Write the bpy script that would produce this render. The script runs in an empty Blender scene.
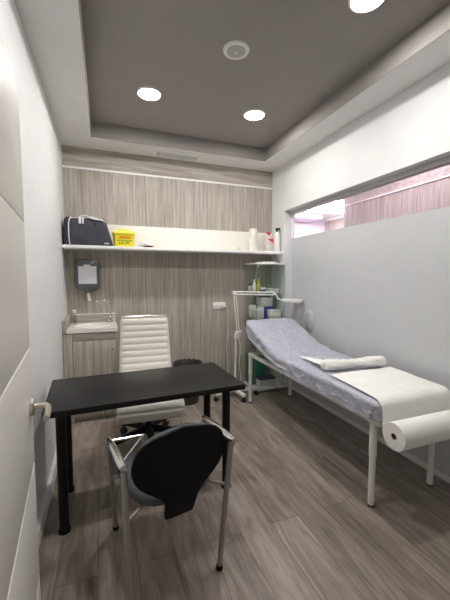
import bpy, bmesh, math, random
from mathutils import Vector, Matrix, noise
random.seed(7)
C = bpy.context.scene.collection
PI = math.pi

# ------------------------------------------------------------------ materials
def new_mat(name):
    m = bpy.data.materials.new(name); m.use_nodes = True
    nt = m.node_tree
    return m, nt, nt.nodes['Principled BSDF']
def mat(name, col, rough=0.5, metal=0.0, bump=0.0, bscale=60, var=0.0, coat=0.0, spec=0.5, vscale=8, stretch=(1, 1, 1)):
    m, nt, b = new_mat(name)
    b.inputs['Roughness'].default_value = rough
    b.inputs['Metallic'].default_value = metal
    b.inputs['Coat Weight'].default_value = coat
    b.inputs['Specular IOR Level'].default_value = spec
    tc = nt.nodes.new('ShaderNodeTexCoord'); mp = nt.nodes.new('ShaderNodeMapping')
    mp.inputs['Scale'].default_value = stretch
    nt.links.new(tc.outputs['Object'], mp.inputs['Vector'])
    n = nt.nodes.new('ShaderNodeTexNoise'); n.inputs['Scale'].default_value = vscale; n.inputs['Detail'].default_value = 4
    nt.links.new(mp.outputs[0], n.inputs['Vector'])
    r = nt.nodes.new('ShaderNodeValToRGB')
    v = max(var, 0.015)
    r.color_ramp.elements[0].position = 0.3; r.color_ramp.elements[1].position = 0.7
    r.color_ramp.elements[0].color = tuple(c * (1 - v) for c in col) + (1,)
    r.color_ramp.elements[1].color = tuple(min(1, c * (1 + v)) for c in col) + (1,)
    nt.links.new(n.outputs['Fac'], r.inputs['Fac']); nt.links.new(r.outputs['Color'], b.inputs['Base Color'])
    if bump > 0:
        n2 = nt.nodes.new('ShaderNodeTexNoise'); n2.inputs['Scale'].default_value = bscale; n2.inputs['Detail'].default_value = 5
        nt.links.new(mp.outputs[0], n2.inputs['Vector'])
        bp = nt.nodes.new('ShaderNodeBump'); bp.inputs['Strength'].default_value = bump; bp.inputs['Distance'].default_value = 0.01
        nt.links.new(n2.outputs['Fac'], bp.inputs['Height']); nt.links.new(bp.outputs['Normal'], b.inputs['Normal'])
    return m
def emis(name, col, strength):
    m, nt, b = new_mat(name)
    b.inputs['Base Color'].default_value = (*col, 1)
    b.inputs['Emission Color'].default_value = (*col, 1); b.inputs['Emission Strength'].default_value = strength
    return m
def glass(name, tint=(0.9, 0.95, 0.93), gloss=0.1):
    m = bpy.data.materials.new(name); m.use_nodes = True; nt = m.node_tree; nt.nodes.clear()
    o = nt.nodes.new('ShaderNodeOutputMaterial'); t = nt.nodes.new('ShaderNodeBsdfTransparent'); g = nt.nodes.new('ShaderNodeBsdfGlossy')
    t.inputs['Color'].default_value = (*tint, 1); g.inputs['Roughness'].default_value = 0.04
    fr = nt.nodes.new('ShaderNodeFresnel'); fr.inputs['IOR'].default_value = 1.45
    mx = nt.nodes.new('ShaderNodeMixShader')
    ge = nt.nodes.new('ShaderNodeNewGeometry'); mu = nt.nodes.new('ShaderNodeMath'); mu.operation = 'MULTIPLY_ADD'
    nt.links.new(ge.outputs['Backfacing'], mu.inputs[0]); mu.inputs[1].default_value = -1; mu.inputs[2].default_value = 1
    m2 = nt.nodes.new('ShaderNodeMath'); m2.operation = 'MULTIPLY'
    nt.links.new(mu.outputs[0], m2.inputs[0]); nt.links.new(fr.outputs[0], m2.inputs[1])
    nt.links.new(m2.outputs[0], mx.inputs[0]); nt.links.new(t.outputs[0], mx.inputs[1]); nt.links.new(g.outputs[0], mx.inputs[2])
    nt.links.new(mx.outputs[0], o.inputs['Surface'])
    return m
def wood_panel(name, horizontal=False, cols=((0.262, 0.230, 0.190), (0.41, 0.370, 0.314), (0.55, 0.505, 0.44)), rough=0.5):
    m, nt, b = new_mat(name)
    b.inputs['Roughness'].default_value = rough
    tc = nt.nodes.new('ShaderNodeTexCoord')
    def streak(scale, sc, det):
        mp = nt.nodes.new('ShaderNodeMapping'); mp.inputs['Scale'].default_value = sc
        nt.links.new(tc.outputs['Object'], mp.inputs['Vector'])
        n = nt.nodes.new('ShaderNodeTexNoise'); n.inputs['Scale'].default_value = scale; n.inputs['Detail'].default_value = det
        n.inputs['Distortion'].default_value = 0.3
        nt.links.new(mp.outputs[0], n.inputs['Vector']); return n.outputs['Fac']
    a = streak(1, (1.6, 22, 30) if horizontal else (42, 42, 1.3), 4)
    c = streak(1, (4, 90, 110) if horizontal else (120, 120, 4.0), 3)
    d = streak(1, (0.6, 5, 6) if horizontal else (9, 9, 0.25), 1)
    def mix(x, y, f):
        mx = nt.nodes.new('ShaderNodeMix'); mx.data_type = 'FLOAT'; mx.inputs[0].default_value = f
        nt.links.new(x, mx.inputs[2]); nt.links.new(y, mx.inputs[3]); return mx.outputs[0]
    f = mix(mix(a, c, 0.42), d, 0.16)
    r = nt.nodes.new('ShaderNodeValToRGB'); e = r.color_ramp.elements
    e[0].position = 0.36; e[0].color = (*cols[0], 1); e[1].position = 0.64; e[1].color = (*cols[2], 1)
    k = e.new(0.5); k.color = (*cols[1], 1)
    nt.links.new(f, r.inputs['Fac']); nt.links.new(r.outputs['Color'], b.inputs['Base Color'])
    return m
def floor_mat():
    m, nt, b = new_mat('vinyl_planks'); L = nt.links
    tc = nt.nodes.new('ShaderNodeTexCoord'); mp = nt.nodes.new('ShaderNodeMapping')
    mp.inputs['Rotation'].default_value = (0, 0, PI / 2); mp.inputs['Location'].default_value = (0.31, 0.06, 0)
    L.new(tc.outputs['Object'], mp.inputs['Vector'])
    br = nt.nodes.new('ShaderNodeTexBrick'); br.offset = 0.37; br.offset_frequency = 2
    br.inputs['Scale'].default_value = 1; br.inputs['Brick Width'].default_value = 1.25; br.inputs['Row Height'].default_value = 0.185
    br.inputs['Mortar Size'].default_value = 0.0014; br.inputs['Mortar Smooth'].default_value = 0.2
    br.inputs['Color1'].default_value = (0.0, 0.0, 0.0, 1); br.inputs['Color2'].default_value = (1, 1, 1, 1); br.inputs['Mortar'].default_value = (0.3, 0.3, 0.3, 1)
    L.new(mp.outputs[0], br.inputs['Vector'])
    # per-plank offset for the grain
    add = nt.nodes.new('ShaderNodeVectorMath'); add.operation = 'MULTIPLY_ADD'
    L.new(br.outputs['Color'], add.inputs[0]); add.inputs[1].default_value = (7, 3, 5); L.new(mp.outputs[0], add.inputs[2])
    def nz(sc, det, dist):
        q = nt.nodes.new('ShaderNodeMapping'); q.inputs['Scale'].default_value = sc; L.new(add.outputs[0], q.inputs['Vector'])
        n = nt.nodes.new('ShaderNodeTexNoise'); n.inputs['Scale'].default_value = 1; n.inputs['Detail'].default_value = det; n.inputs['Distortion'].default_value = dist
        L.new(q.outputs[0], n.inputs['Vector']); return n.outputs['Fac']
    g1 = nz((2.6, 15, 1), 6, 1.3); g2 = nz((7, 110, 1), 3, 0.2); g3 = nz((0.8, 3.0, 1), 2, 0.3)
    def mix(x, y, f):
        mx = nt.nodes.new('ShaderNodeMix'); mx.data_type = 'FLOAT'; mx.inputs[0].default_value = f
        L.new(x, mx.inputs[2]); L.new(y, mx.inputs[3]); return mx.outputs[0]
    sep = nt.nodes.new('ShaderNodeSeparateColor'); L.new(br.outputs['Color'], sep.inputs[0])
    f = mix(mix(mix(g1, g2, 0.28), g3, 0.25), sep.outputs[0], 0.10)
    r = nt.nodes.new('ShaderNodeValToRGB'); e = r.color_ramp.elements
    e[0].position = 0.36; e[0].color = (0.130, 0.105, 0.086, 1); e[1].position = 0.65; e[1].color = (0.385, 0.332, 0.284, 1)
    k = e.new(0.5); k.color = (0.240, 0.200, 0.167, 1)
    L.new(f, r.inputs['Fac'])
    mm = nt.nodes.new('ShaderNodeMix'); mm.data_type = 'RGBA'; mm.inputs[7].default_value = (0.07, 0.058, 0.05, 1)
    L.new(br.outputs['Fac'], mm.inputs[0]); L.new(r.outputs['Color'], mm.inputs[6]); L.new(mm.outputs[2], b.inputs['Base Color'])
    b.inputs['Roughness'].default_value = 0.42
    bp = nt.nodes.new('ShaderNodeBump'); bp.inputs['Strength'].default_value = 0.12; bp.inputs['Distance'].default_value = 0.004
    L.new(g2, bp.inputs['Height']); L.new(bp.outputs[0], b.inputs['Normal'])
    return m

M = dict(
    wall=mat('white_paint', (0.74, 0.74, 0.735), 0.6, bump=0.03, bscale=180),
    soffit=mat('soffit_paint', (0.76, 0.75, 0.735), 0.7),
    taupe=mat('taupe_paint', (0.32, 0.295, 0.277), 0.75),
    wood=wood_panel('grey_oak_laminate'), woodh=wood_panel('grey_oak_laminate_horizontal', True),
    floor=floor_mat(),
    trim=mat('white_trim', (0.86, 0.85, 0.83), 0.4),
    alum=mat('grey_profile', (0.50, 0.49, 0.48), 0.45),
    frost=mat('frosted_film', (0.575, 0.58, 0.59), 0.32, spec=0.4),
    glassclear=glass('clear_glass', (0.97, 0.96, 0.97)),
    glassgreen=glass('green_edge_glass', (0.955, 0.975, 0.965)),
    glassedge=mat('glass_edge', (0.16, 0.27, 0.22), 0.15),
    door=mat('door_lacquer', (0.70, 0.675, 0.64), 0.32),
    doorglint=mat('door_groove_highlight', (0.90, 0.885, 0.86), 0.3),  # paler than the leaf: the grooves' highlights painted into the colour
    nickel=mat('satin_nickel', (0.66, 0.61, 0.54), 0.28, 1.0),
    chrome=mat('chrome', (0.78, 0.77, 0.75), 0.16, 1.0),
    silver=mat('silver_paint', (0.40, 0.385, 0.36), 0.35, 0.75),
    black=mat('black_laminate', (0.0095, 0.0085, 0.0080), 0.38, bump=0.05, bscale=200, spec=0.30),
    blackmetal=mat('black_metal', (0.005, 0.005, 0.005), 0.4, spec=0.3),
    blackplastic=mat('black_plastic', (0.005, 0.005, 0.005), 0.6, spec=0.2),
    greycloth=mat('slate_upholstery', (0.075, 0.082, 0.092), 0.8, bump=0.3, bscale=500),
    leather=mat('cream_leather', (0.82, 0.79, 0.72), 0.42, bump=0.05, bscale=220),
    white=mat('white_plastic', (0.80, 0.79, 0.76), 0.35),
    cream=mat('cream_laminate', (0.86, 0.83, 0.755), 0.4),
    frame=mat('white_enamel', (0.80, 0.79, 0.76), 0.35),
    navy=mat('navy_vinyl', (0.025, 0.03, 0.075), 0.5),
    cover=mat('lilac_plastic_cover', (0.465, 0.47, 0.545), 0.28, var=0.20, vscale=85, bump=0.6, bscale=75, stretch=(1, 0.5, 1)),
    paper=mat('white_paper', (0.86, 0.845, 0.81), 0.8, bump=0.1, bscale=160),
    card=mat('cardboard', (0.16, 0.12, 0.085), 0.9),
    grey=mat('grey_plastic', (0.23, 0.23, 0.235), 0.4),
    smoke=mat('smoky_plastic', (0.10, 0.104, 0.115), 0.22),
    bag=mat('navy_canvas', (0.050, 0.050, 0.068), 0.75, bump=0.3, bscale=400, var=0.1),
    yellow=mat('yellow_plastic', (0.80, 0.66, 0.02), 0.35),
    yellowlid=mat('pale_yellow_plastic', (0.84, 0.74, 0.10), 0.3),
    red=mat('red_plastic', (0.62, 0.03, 0.05), 0.4),
    green=mat('green_card', (0.015, 0.20, 0.135), 0.5),
    dkgreen=mat('dark_green_plastic', (0.01, 0.07, 0.045), 0.4),
    blue=mat('blue_card', (0.03, 0.05, 0.33), 0.5),
    purple=mat('purple_film', (0.16, 0.06, 0.27), 0.4),
    orange=mat('orange_plastic', (0.75, 0.16, 0.04), 0.4),
    labelgreen=mat('green_print', (0.28, 0.36, 0.03), 0.5),
    ceramic=mat('white_stone', (0.84, 0.815, 0.765), 0.25),
    rubber=mat('black_rubber', (0.015, 0.015, 0.015), 0.7),
    mesh=mat('dark_mesh', (0.055, 0.055, 0.052), 0.5, 0.3),
    lilacwall=mat('lilac_paint', (0.72, 0.66, 0.76), 0.6),
    clearplastic=mat('translucent_plastic', (0.74, 0.72, 0.66), 0.2),
    bottlegrey=mat('grey_bottle', (0.62, 0.60, 0.57), 0.3),
    tail=mat('mirror_steel', (0.8, 0.8, 0.8), 0.1, 1.0),
)
M['lamp'] = emis('lamp_diffuser', (1.0, 0.985, 0.96), 46)
M['panel'] = emis('ceiling_panel_light', (0.96, 0.84, 1.0), 3.4)
M['panelfar'] = emis('far_panel_light', (0.98, 0.90, 1.0), 9)

# ------------------------------------------------------------------ mesh helpers
def put(bm, tmp, mtx=None):
    if mtx is not None: bmesh.ops.transform(tmp, matrix=mtx, verts=tmp.verts)
    me = bpy.data.meshes.new('t'); tmp.to_mesh(me); tmp.free(); bm.from_mesh(me); bpy.data.meshes.remove(me)
def box(bm, x0, x1, y0, y1, z0, z1, b=0.0, seg=2, mtx=None):
    t = bmesh.new(); bmesh.ops.create_cube(t, size=1)
    bmesh.ops.transform(t, matrix=Matrix.Translation(((x0 + x1) / 2, (y0 + y1) / 2, (z0 + z1) / 2)) @ Matrix.Diagonal((abs(x1 - x0), abs(y1 - y0), abs(z1 - z0), 1)), verts=t.verts)
    if b > 0: bmesh.ops.bevel(t, geom=t.edges[:], offset=b, segments=seg, affect='EDGES', profile=0.5)
    put(bm, t, mtx)
def cyl(bm, p, q, r, r2=None, n=20, bev=0.0):
    p, q = Vector(p), Vector(q); d = q - p
    t = bmesh.new(); bmesh.ops.create_cone(t, cap_ends=True, segments=n, radius1=r, radius2=r if r2 is None else r2, depth=d.length)
    if bev > 0:
        ed = [e for e in t.edges if abs(abs(e.verts[0].co.z) - d.length / 2) < 1e-6 and abs(abs(e.verts[1].co.z) - d.length / 2) < 1e-6]
        bmesh.ops.bevel(t, geom=ed, offset=bev, segments=2, affect='EDGES', profile=0.5)
    put(bm, t, Matrix.Translation((p + q) / 2) @ d.to_track_quat('Z', 'Y').to_matrix().to_4x4())
def lathe(bm, prof, c=(0, 0, 0), n=28, sx=1.0, sy=1.0, mtx=None):
    t = bmesh.new(); rings = []
    for r, z in prof:
        if r < 1e-6: rings.append([t.verts.new((0, 0, z))])
        else: rings.append([t.verts.new((r * sx * math.cos(2 * PI * k / n), r * sy * math.sin(2 * PI * k / n), z)) for k in range(n)])
    for a, b in zip(rings, rings[1:]):
        if len(a) == 1 and len(b) == 1: continue
        for k in range(n):
            k2 = (k + 1) % n
            f = [a[0], b[k2], b[k]] if len(a) == 1 else [a[k], a[k2], b[0]] if len(b) == 1 else [a[k], a[k2], b[k2], b[k]]
            t.faces.new(f)
    bmesh.ops.recalc_face_normals(t, faces=t.faces)
    put(bm, t, Matrix.Translation(c) @ mtx if mtx is not None else Matrix.Translation(c))
def smooth_path(pts, k=6):
    pts = [Vector(p) for p in pts]; out = []
    for i in range(len(pts) - 1):
        p0 = pts[max(i - 1, 0)]; p1 = pts[i]; p2 = pts[i + 1]; p3 = pts[min(i + 2, len(pts) - 1)]
        for j in range(k):
            t = j / k
            out.append(0.5 * ((2 * p1) + (-p0 + p2) * t + (2 * p0 - 5 * p1 + 4 * p2 - p3) * t * t + (-p0 + 3 * p1 - 3 * p2 + p3) * t ** 3))
    out.append(pts[-1]); return out
def tube(bm, pts, r, n=12, smooth=0, flat=1.0):
    pts = smooth_path(pts, smooth) if smooth else [Vector(p) for p in pts]
    t = bmesh.new(); rings = []; up = None
    for i, p in enumerate(pts):
        d = (pts[min(i + 1, len(pts) - 1)] - pts[max(i - 1, 0)]).normalized()
        if up is None: up = d.orthogonal().normalized() if abs(d.z) > 0.9 else Vector((0, 0, 1))
        u = (up - d * up.dot(d)).normalized(); up = u; v = d.cross(u)
        rr = r[i] if isinstance(r, (list, tuple)) else r
        rings.append([t.verts.new(p + (u * math.cos(2 * PI * k / n) * flat + v * math.sin(2 * PI * k / n)) * rr) for k in range(n)])
    for a, b in zip(rings, rings[1:]):
        for k in range(n): t.faces.new([a[k], a[(k + 1) % n], b[(k + 1) % n], b[k]])
    t.faces.new(rings[0][::-1]); t.faces.new(rings[-1])
    bmesh.ops.recalc_face_normals(t, faces=t.faces)
    put(bm, t)
def prism(bm, outline, d0, d1, axis='Y', b=0.0):
    """outline: list of (a, b) extruded from d0 to d1 along axis"""
    t = bmesh.new()
    def P(a, c, d): return {'Y': (a, d, c), 'X': (d, a, c), 'Z': (a, c, d)}[axis]
    A = [t.verts.new(P(a, c, d0)) for a, c in outline]; B = [t.verts.new(P(a, c, d1)) for a, c in outline]
    n = len(A); t.faces.new(A); t.faces.new(B[::-1])
    for i in range(n): t.faces.new([A[i], B[i], B[(i + 1) % n], A[(i + 1) % n]])
    bmesh.ops.recalc_face_normals(t, faces=t.faces)
    if b > 0:
        ed = [e for e in t.edges if len(e.link_faces) == 2 and e.calc_face_angle(0) > 0.6]
        bmesh.ops.bevel(t, geom=ed, offset=b, segments=2, affect='EDGES', profile=0.5)
    put(bm, t)
def sheet(bm, rows, thick=0.0):
    """rows of points -> grid surface, optional thickness"""
    t = bmesh.new(); V = [[t.verts.new(p) for p in r] for r in rows]
    for a, b in zip(V, V[1:]):
        for k in range(len(a) - 1): t.faces.new([a[k], a[k + 1], b[k + 1], b[k]])
    bmesh.ops.recalc_face_normals(t, faces=t.faces)
    if thick: bmesh.ops.solidify(t, geom=t.faces[:], thickness=thick)
    put(bm, t)
class MB:
    def __init__(s): s.bm = bmesh.new()
    def __getattr__(s, k):
        f = {'box': box, 'cyl': cyl, 'lathe': lathe, 'tube': tube, 'prism': prism, 'sheet': sheet}[k]
        return lambda *a, **kw: (f(s.bm, *a, **kw), s)[1]
    def build(s, name, m, parent=None, label=None, smooth=True, auto=35):
        me = bpy.data.meshes.new(name); s.bm.to_mesh(me); s.bm.free()
        me.materials.append(M[m] if isinstance(m, str) else m)
        if smooth:
            for p in me.polygons: p.use_smooth = True
            me.set_sharp_from_angle(angle=math.radians(auto))
        o = bpy.data.objects.new(name, me); C.objects.link(o)
        if parent: o.parent = parent
        if label: o['label'] = label
        return o
def thing(name, label, cat, loc=(0, 0, 0), rz=0, group=None):
    o = bpy.data.objects.new(name, None); C.objects.link(o); o.empty_display_size = 0.1
    o.location = loc; o.rotation_euler = (0, 0, rz)
    return tag(o, label, cat, group)
def tag(o, label, cat, group=None):
    o['label'] = label; o['category'] = cat
    if group: o['group'] = group
    return o
def struct(name, mb, m, parent=None, label=None, smooth=False):
    o = mb.build(name, m, parent, smooth=smooth)
    if not parent: o['kind'] = 'structure'
    if label: o['label'] = label
    return o

# ------------------------------------------------------------------ room shell (metres; camera over the origin, y = depth)
XL, XR, XG, YB, YF = -0.378, 2.093, 2.205, 3.834, -1.30
ZS, ZC = 2.776, 2.925                       # soffit underside, recessed ceiling
RX0, RX1, RY0, RY1 = -0.085, 1.818, 0.80, 3.52
struct('floor', MB().box(XL - 0.1, 2.24, YF - 0.1, YB + 0.1, -0.06, 0), 'floor')
struct('wall_left', MB().box(XL - 0.1, XL, YF - 0.1, YB + 0.1, 0, 3.05), 'wall')
struct('wall_back', MB().box(XL, XR + 0.147, YB, YB + 0.1, 0, 2.553), 'wood')
struct('wall_back_header', MB().box(XL, XR + 0.147, YB, YB + 0.1, 2.573, 3.05), 'woodh')
struct('trim_1', MB().box(XL, XR, YB - 0.004, YB + 0.05, 2.553, 2.573), 'trim')
struct('wall_front', MB().box(XL - 0.1, 2.24, YF - 0.1, YF, 0, 3.05), 'wall')
w = MB().box(XR, 2.24, YF, YB, 2.222, 3.40)
w.box(XR, 2.24, 3.515, YB, 0, 2.222)
struct('wall_right', w, 'wall')
struct('trim_2', MB().box(XG - 0.035, XG + 0.03, YF, 3.515, 2.185, 2.222), 'alum')
struct('trim_3', MB().box(XG - 0.012, XG + 0.012, 3.497, 3.515, 1.895, 2.185), 'trim')
struct('wall_partition', MB().box(XG, XG + 0.014, YF, 3.515, 0.0, 1.895), 'frost')
struct('window_1', MB().box(XG + 0.002, XG + 0.012, YF, 3.497, 1.895, 2.185), 'glassclear')
struct('baseboard_right', MB().box(XG - 0.014, XG, YF, 3.515, 0, 0.045, 0.003), 'trim')
struct('baseboard_left', MB().box(XL, XL + 0.028, 0.44, 3.33, 0, 0.085, 0.006), 'trim')
struct('baseboard_back', MB().box(0.14, XR, YB - 0.012, YB, 0, 0.06, 0.003), 'wood')
# soffit ring and recessed ceiling
s = MB()
s.box(XL, RX0, YF, YB, ZS, 3.05).box(RX1, XR, YF, YB, ZS, 3.05).box(RX0, RX1, RY1, YB, ZS, 3.05).box(RX0, RX1, YF, RY0, ZS, 3.05)
struct('ceiling_soffit', s, 'soffit')
struct('ceiling', MB().box(RX0, RX1, RY0, RY1, ZC, 3.05), 'taupe')
t = 0.004
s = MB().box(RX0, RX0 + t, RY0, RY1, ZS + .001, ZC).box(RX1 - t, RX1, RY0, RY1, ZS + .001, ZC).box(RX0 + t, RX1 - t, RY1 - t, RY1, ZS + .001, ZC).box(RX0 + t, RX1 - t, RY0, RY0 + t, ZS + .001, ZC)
M['taupeshade'] = mat('taupe_paint_shaded', (0.285, 0.262, 0.247), 0.75)  # ceiling taupe in a darker copy, shade of the recess sides painted in
struct('trim_4', s, 'taupeshade')
# wall stub that carries the door
struct('wall_stub', MB().box(XL, -0.20, 0.32, 0.42, 0, ZS), 'wall')

# room seen through the strip of clear glass
wp = wood_panel('pink_lit_laminate'); wph = wood_panel('pink_lit_laminate_horizontal', True)
M['wp'] = wp; M['wph'] = wph
struct('wall_beyond', MB().box(4.0, 4.1, -1.3, 4.71, 0, 2.645), wp)
struct('wall_beyond_header', MB().box(4.0, 4.1, -1.3, 4.71, 2.665, 3.3), 'wph')
struct('trim_5', MB().box(3.985, 4.05, -1.3, 4.71, 2.645, 2.665), 'trim')
struct('wall_beyond_side', MB().box(5.2, 5.3, 4.3, 6.9, 0, 3.6), 'wp')
struct('trim_6', MB().box(5.19, 5.2, 4.3, 6.8, 2.78, 2.83), 'trim')
struct('wall_beyond_back', MB().box(2.4, 5.3, 6.8, 6.9, 0, 3.6), 'lilacwall')
struct('trim_7', MB().box(2.4, 5.2, 6.77, 6.8, 2.32, 2.40), 'trim')
struct('trim_8', MB().box(4.0, 4.75, 6.3, 6.8, 2.74, 2.834), 'lilacwall')
struct('floor_beyond', MB().box(2.24, 5.3, -1.3, 6.9, -0.06, 0), 'floor')
struct('ceiling_beyond', MB().box(2.24, 5.3, -1.3, 4.5, 3.3, 3.4), 'trim')
struct('ceiling_beyond_far', MB().box(2.24, 5.3, 4.5, 6.9, 2.835, 3.4), 'trim')
struct('wall_beyond_left', MB().box(2.24, 2.29, YB + 0.1, 6.9, 0, 3.4), 'lilacwall')
struct('wall_beyond_front', MB().box(2.24, 5.3, -1.4, -1.3, 0, 3.3), 'lilacwall')
for i, (y, lab) in enumerate(((1.4, 'bright ceiling panel in the next room, nearest the window front'), (3.2, 'bright ceiling panel in the next room before the wood wall ends'), (5.5, 'bright ceiling panel in the next room by its lilac back wall'))):
    px0, px1 = ((2.95, 3.75), (2.95, 3.75), (3.7, 4.9))[i]
    o = MB().box(px0, px1, y - 0.4, y + 0.4, (3.27, 3.27, 2.80)[i], (3.30, 3.30, 2.83)[i]).build('ceiling_panel', ('panel', 'panel', 'panelfar')[i]); tag(o, lab, 'ceiling light', 'ceiling panels in the next room')

# ------------------------------------------------------------------ ceiling fittings
LAB = {(0.39, 2.83): 'round lit ceiling downlight at the left of the recess, toward the wooden wall',
       (1.355, 2.84): 'round lit ceiling downlight at the right of the recess, toward the wooden wall',
       (1.375, 1.475): 'round lit ceiling downlight cut by the top edge of the picture',
       (0.39, 1.475): 'round lit ceiling downlight above the black desk, over the door side'}
for (x, y), lab in LAB.items():
    t_ = thing('ceiling_downlight', lab, 'ceiling light', (x, y, ZC), 0, 'downlights in the taupe recess')
    MB().lathe([(0.085, -0.006), (0.088, -0.010), (0.099, -0.006), (0.102, 0.0), (0.085, 0.0)]).build('trim_ring', 'white', t_)
    MB().lathe([(0, -0.008), (0.085, -0.008), (0.085, -0.001), (0, -0.001)], n=32).build('diffuser', 'lamp', t_)
t_ = thing('ceiling_speaker', 'round white perforated ceiling speaker between the downlights', 'speaker', (0.863, 2.10, ZC))
MB().lathe([(0.062, -0.010), (0.066, -0.014), (0.085, -0.010), (0.088, 0.0), (0.062, 0)]).build('rim', 'trim', t_)
g = MB().lathe([(0, -0.014), (0.03, -0.013), (0.062, -0.009), (0.062, -0.002), (0, -0.002)], n=36)
for k in range(1, 4): g.lathe([(0.016 * k, -0.0145 + 0.001 * k), (0.016 * k + 0.004, -0.016 + 0.001 * k), (0.016 * k + 0.008, -0.0145 + 0.001 * k)])
g.build('grille', 'alum', t_)
MB().lathe([(0, -0.020), (0.010, -0.019), (0.012, -0.013), (0, -0.013)]).build('center_cap', 'trim', t_)
t_ = thing('air_vent', 'slim rectangular air grille in the white soffit by the wooden wall', 'vent', (0.81, 3.70, ZS))
f = MB().box(-0.26, 0.26, -0.085, -0.067, -0.012, 0).box(-0.26, 0.26, 0.067, 0.085, -0.012, 0).box(-0.26, -0.24, -0.067, 0.067, -0.012, 0).box(0.24, 0.26, -0.067, 0.067, -0.012, 0)
f.build('frame', 'trim', t_, smooth=False)
f = MB()
for k in range(7):
    y = -0.056 + k * 0.0187
    f.box(-0.24, 0.24, -0.006, 0.006, -0.0012, 0.0012, mtx=Matrix.Translation((0, y, -0.006)) @ Matrix.Rotation(0.6, 4, 'X'))
f.build('louvre', 'trim', t_, smooth=False)
MB().box(-0.24, 0.24, -0.067, 0.067, -0.0015, -0.0005).build('backing', 'trim', t_, smooth=False)

# ------------------------------------------------------------------ the open door
hx, hy, ex, ey = -0.178, 0.43, -0.256, 1.325
ang = math.atan2(ey - hy, ex - hx); dl = math.hypot(ex - hx, ey - hy)
d = thing('door', 'open pale lacquered door with horizontal grooves, at the left edge', 'door', (hx, hy, 0), ang)
d.name = 'door_1'; d['kind'] = 'structure'
gz = (0.30, 0.740, 1.164, 1.607)
lf = MB()                                  # local: x along the leaf, -y is the room face
zs = [0.008] + [q for z in gz for q in (z - 0.004, z + 0.004)] + [2.035]
for k in range(0, len(zs), 2): lf.box(0, dl, 0.0, 0.038, zs[k], zs[k + 1], 0.0025)
lf.build('leaf', 'door', d)
for z in gz: MB().box(0.002, dl - 0.002, 0.003, 0.034, z - 0.005, z + 0.005).build('groove_highlight', 'doorglint', d, smooth=False)
hz, hxl = 0.966, dl - 0.065
h = MB().cyl((hxl, -0.012, hz), (hxl, 0.0, hz), 0.030, n=28, bev=0.002)
h.build('rosette', 'nickel', d)
h = MB().tube([(hxl, -0.009, hz), (hxl, -0.036, hz), (hxl - 0.004, -0.048, hz), (hxl - 0.020, -0.056, hz - 0.001), (hxl - 0.065, -0.057, hz - 0.004), (hxl - 0.112, -0.055, hz - 0.005)], 0.0105, n=14, smooth=5)
h.build('handle', 'nickel', d)

# ------------------------------------------------------------------ back wall shelf and what stands on it
SZ, SF = 1.728, 3.525
t_ = thing('wall_shelf', 'long white wall shelf with cream back panel along the wooden wall', 'shelf', (0, 0, 0))
MB().box(XL + 0.003, XR - 0.003, SF, YB - 0.003, SZ - 0.030, SZ, 0.002).build('board', 'trim', t_)
MB().box(XL + 0.012, XR - 0.012, YB - 0.024, YB - 0.003, SZ, 1.985, 0.002).build('back_panel', 'cream', t_)

# sports bag
bg = thing('sports_bag', 'dark navy sports bag with white piping and white handles on the shelf end', 'bag', (-0.305, 3.535, SZ), 0)
W, D, H = 0.405, 0.235, 0.276
prof = []
t = bmesh.new(); rows = []
for i in range(13):
    v = i / 12; z = H * v
    xr = W - 0.075 * v - 0.012 * max(0, v - 0.8) * 5; xl = -0.015 * math.sin(PI * v) * 0.4 + 0.010 * (v > 0.93)
    ins = 0.0 if v < 0.85 else 0.03 * ((v - 0.85) / 0.15) ** 2
    y0 = 0.0 + ins - 0.012 * math.sin(PI * v); y1 = D - ins
    ring = []
    def seg(a, b, n): return [a + (b - a) * k / n for k in range(n)]
    for x in seg(xl, xr, 14): ring.append((x, y0, z))
    for y in seg(y0, y1, 8): ring.append((xr, y, z))
    for x in seg(xr, xl, 14): ring.append((x, y1, z))
    for y in seg(y1, y0, 8): ring.append((xl - 0.055 * max(0, 1 - abs((y - y0) / (y1 - y0) - 0.35) / 0.65) ** 0.7 * (y1 > y0), y, z))
    rows.append([t.verts.new(Vector(p) + Vector((0, 1, 0)) * (0.010 * noise.noise(Vector(p) * 9) if 0 < i < 12 else 0)) for p in ring])
for a, b in zip(rows, rows[1:]):
    for k in range(len(a)): t.faces.new([a[k], a[(k + 1) % len(a)], b[(k + 1) % len(a)], b[k]])
t.faces.new(rows[0][::-1]); t.faces.new(rows[-1]); bmesh.ops.recalc_face_normals(t, faces=t.faces)
m_ = MB(); put(m_.bm, t, Matrix.Translation((0, 0, 0.002))); m_.build('body', 'bag', bg, auto=60)
m_ = MB().tube([(0.002, -0.004, 0.004), (-0.004, -0.013, 0.10), (-0.002, -0.009, 0.22), (0.012, 0.012, 0.268), (0.02, 0.06, 0.274), (0.015, 0.17, 0.274), (0.004, 0.222, 0.25), (-0.003, 0.240, 0.14), (0, 0.236, 0.005)], 0.0048, n=8, smooth=5)
m_.tube([(0.012, 0.012, 0.266), (0.15, 0.018, 0.271), (0.29, 0.02, 0.266)], 0.004, n=8, smooth=4)
m_.build('piping', 'white', bg)
m_ = MB()
m_.sheet([[(x, y, z) for x in (0.088, 0.110)] for y, z in ((-0.0145, 0.21), (-0.012, 0.235), (0.006, 0.262), (0.02, 0.285))], 0.003)
m_.sheet([[(x, y, z) for x in (0.120, 0.132)] for y, z in ((-0.0145, 0.21), (-0.012, 0.235), (0.006, 0.262), (0.02, 0.285))], 0.003)
m_.build('strap', 'white', bg)
m_ = MB().tube([(0.100, 0.015, 0.280), (0.15, 0.01, 0.292), (0.22, -0.012, 0.262), (0.30, -0.008, 0.250), (0.325, 0.0, 0.235)], 0.014, n=10, smooth=6, flat=0.5)
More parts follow.
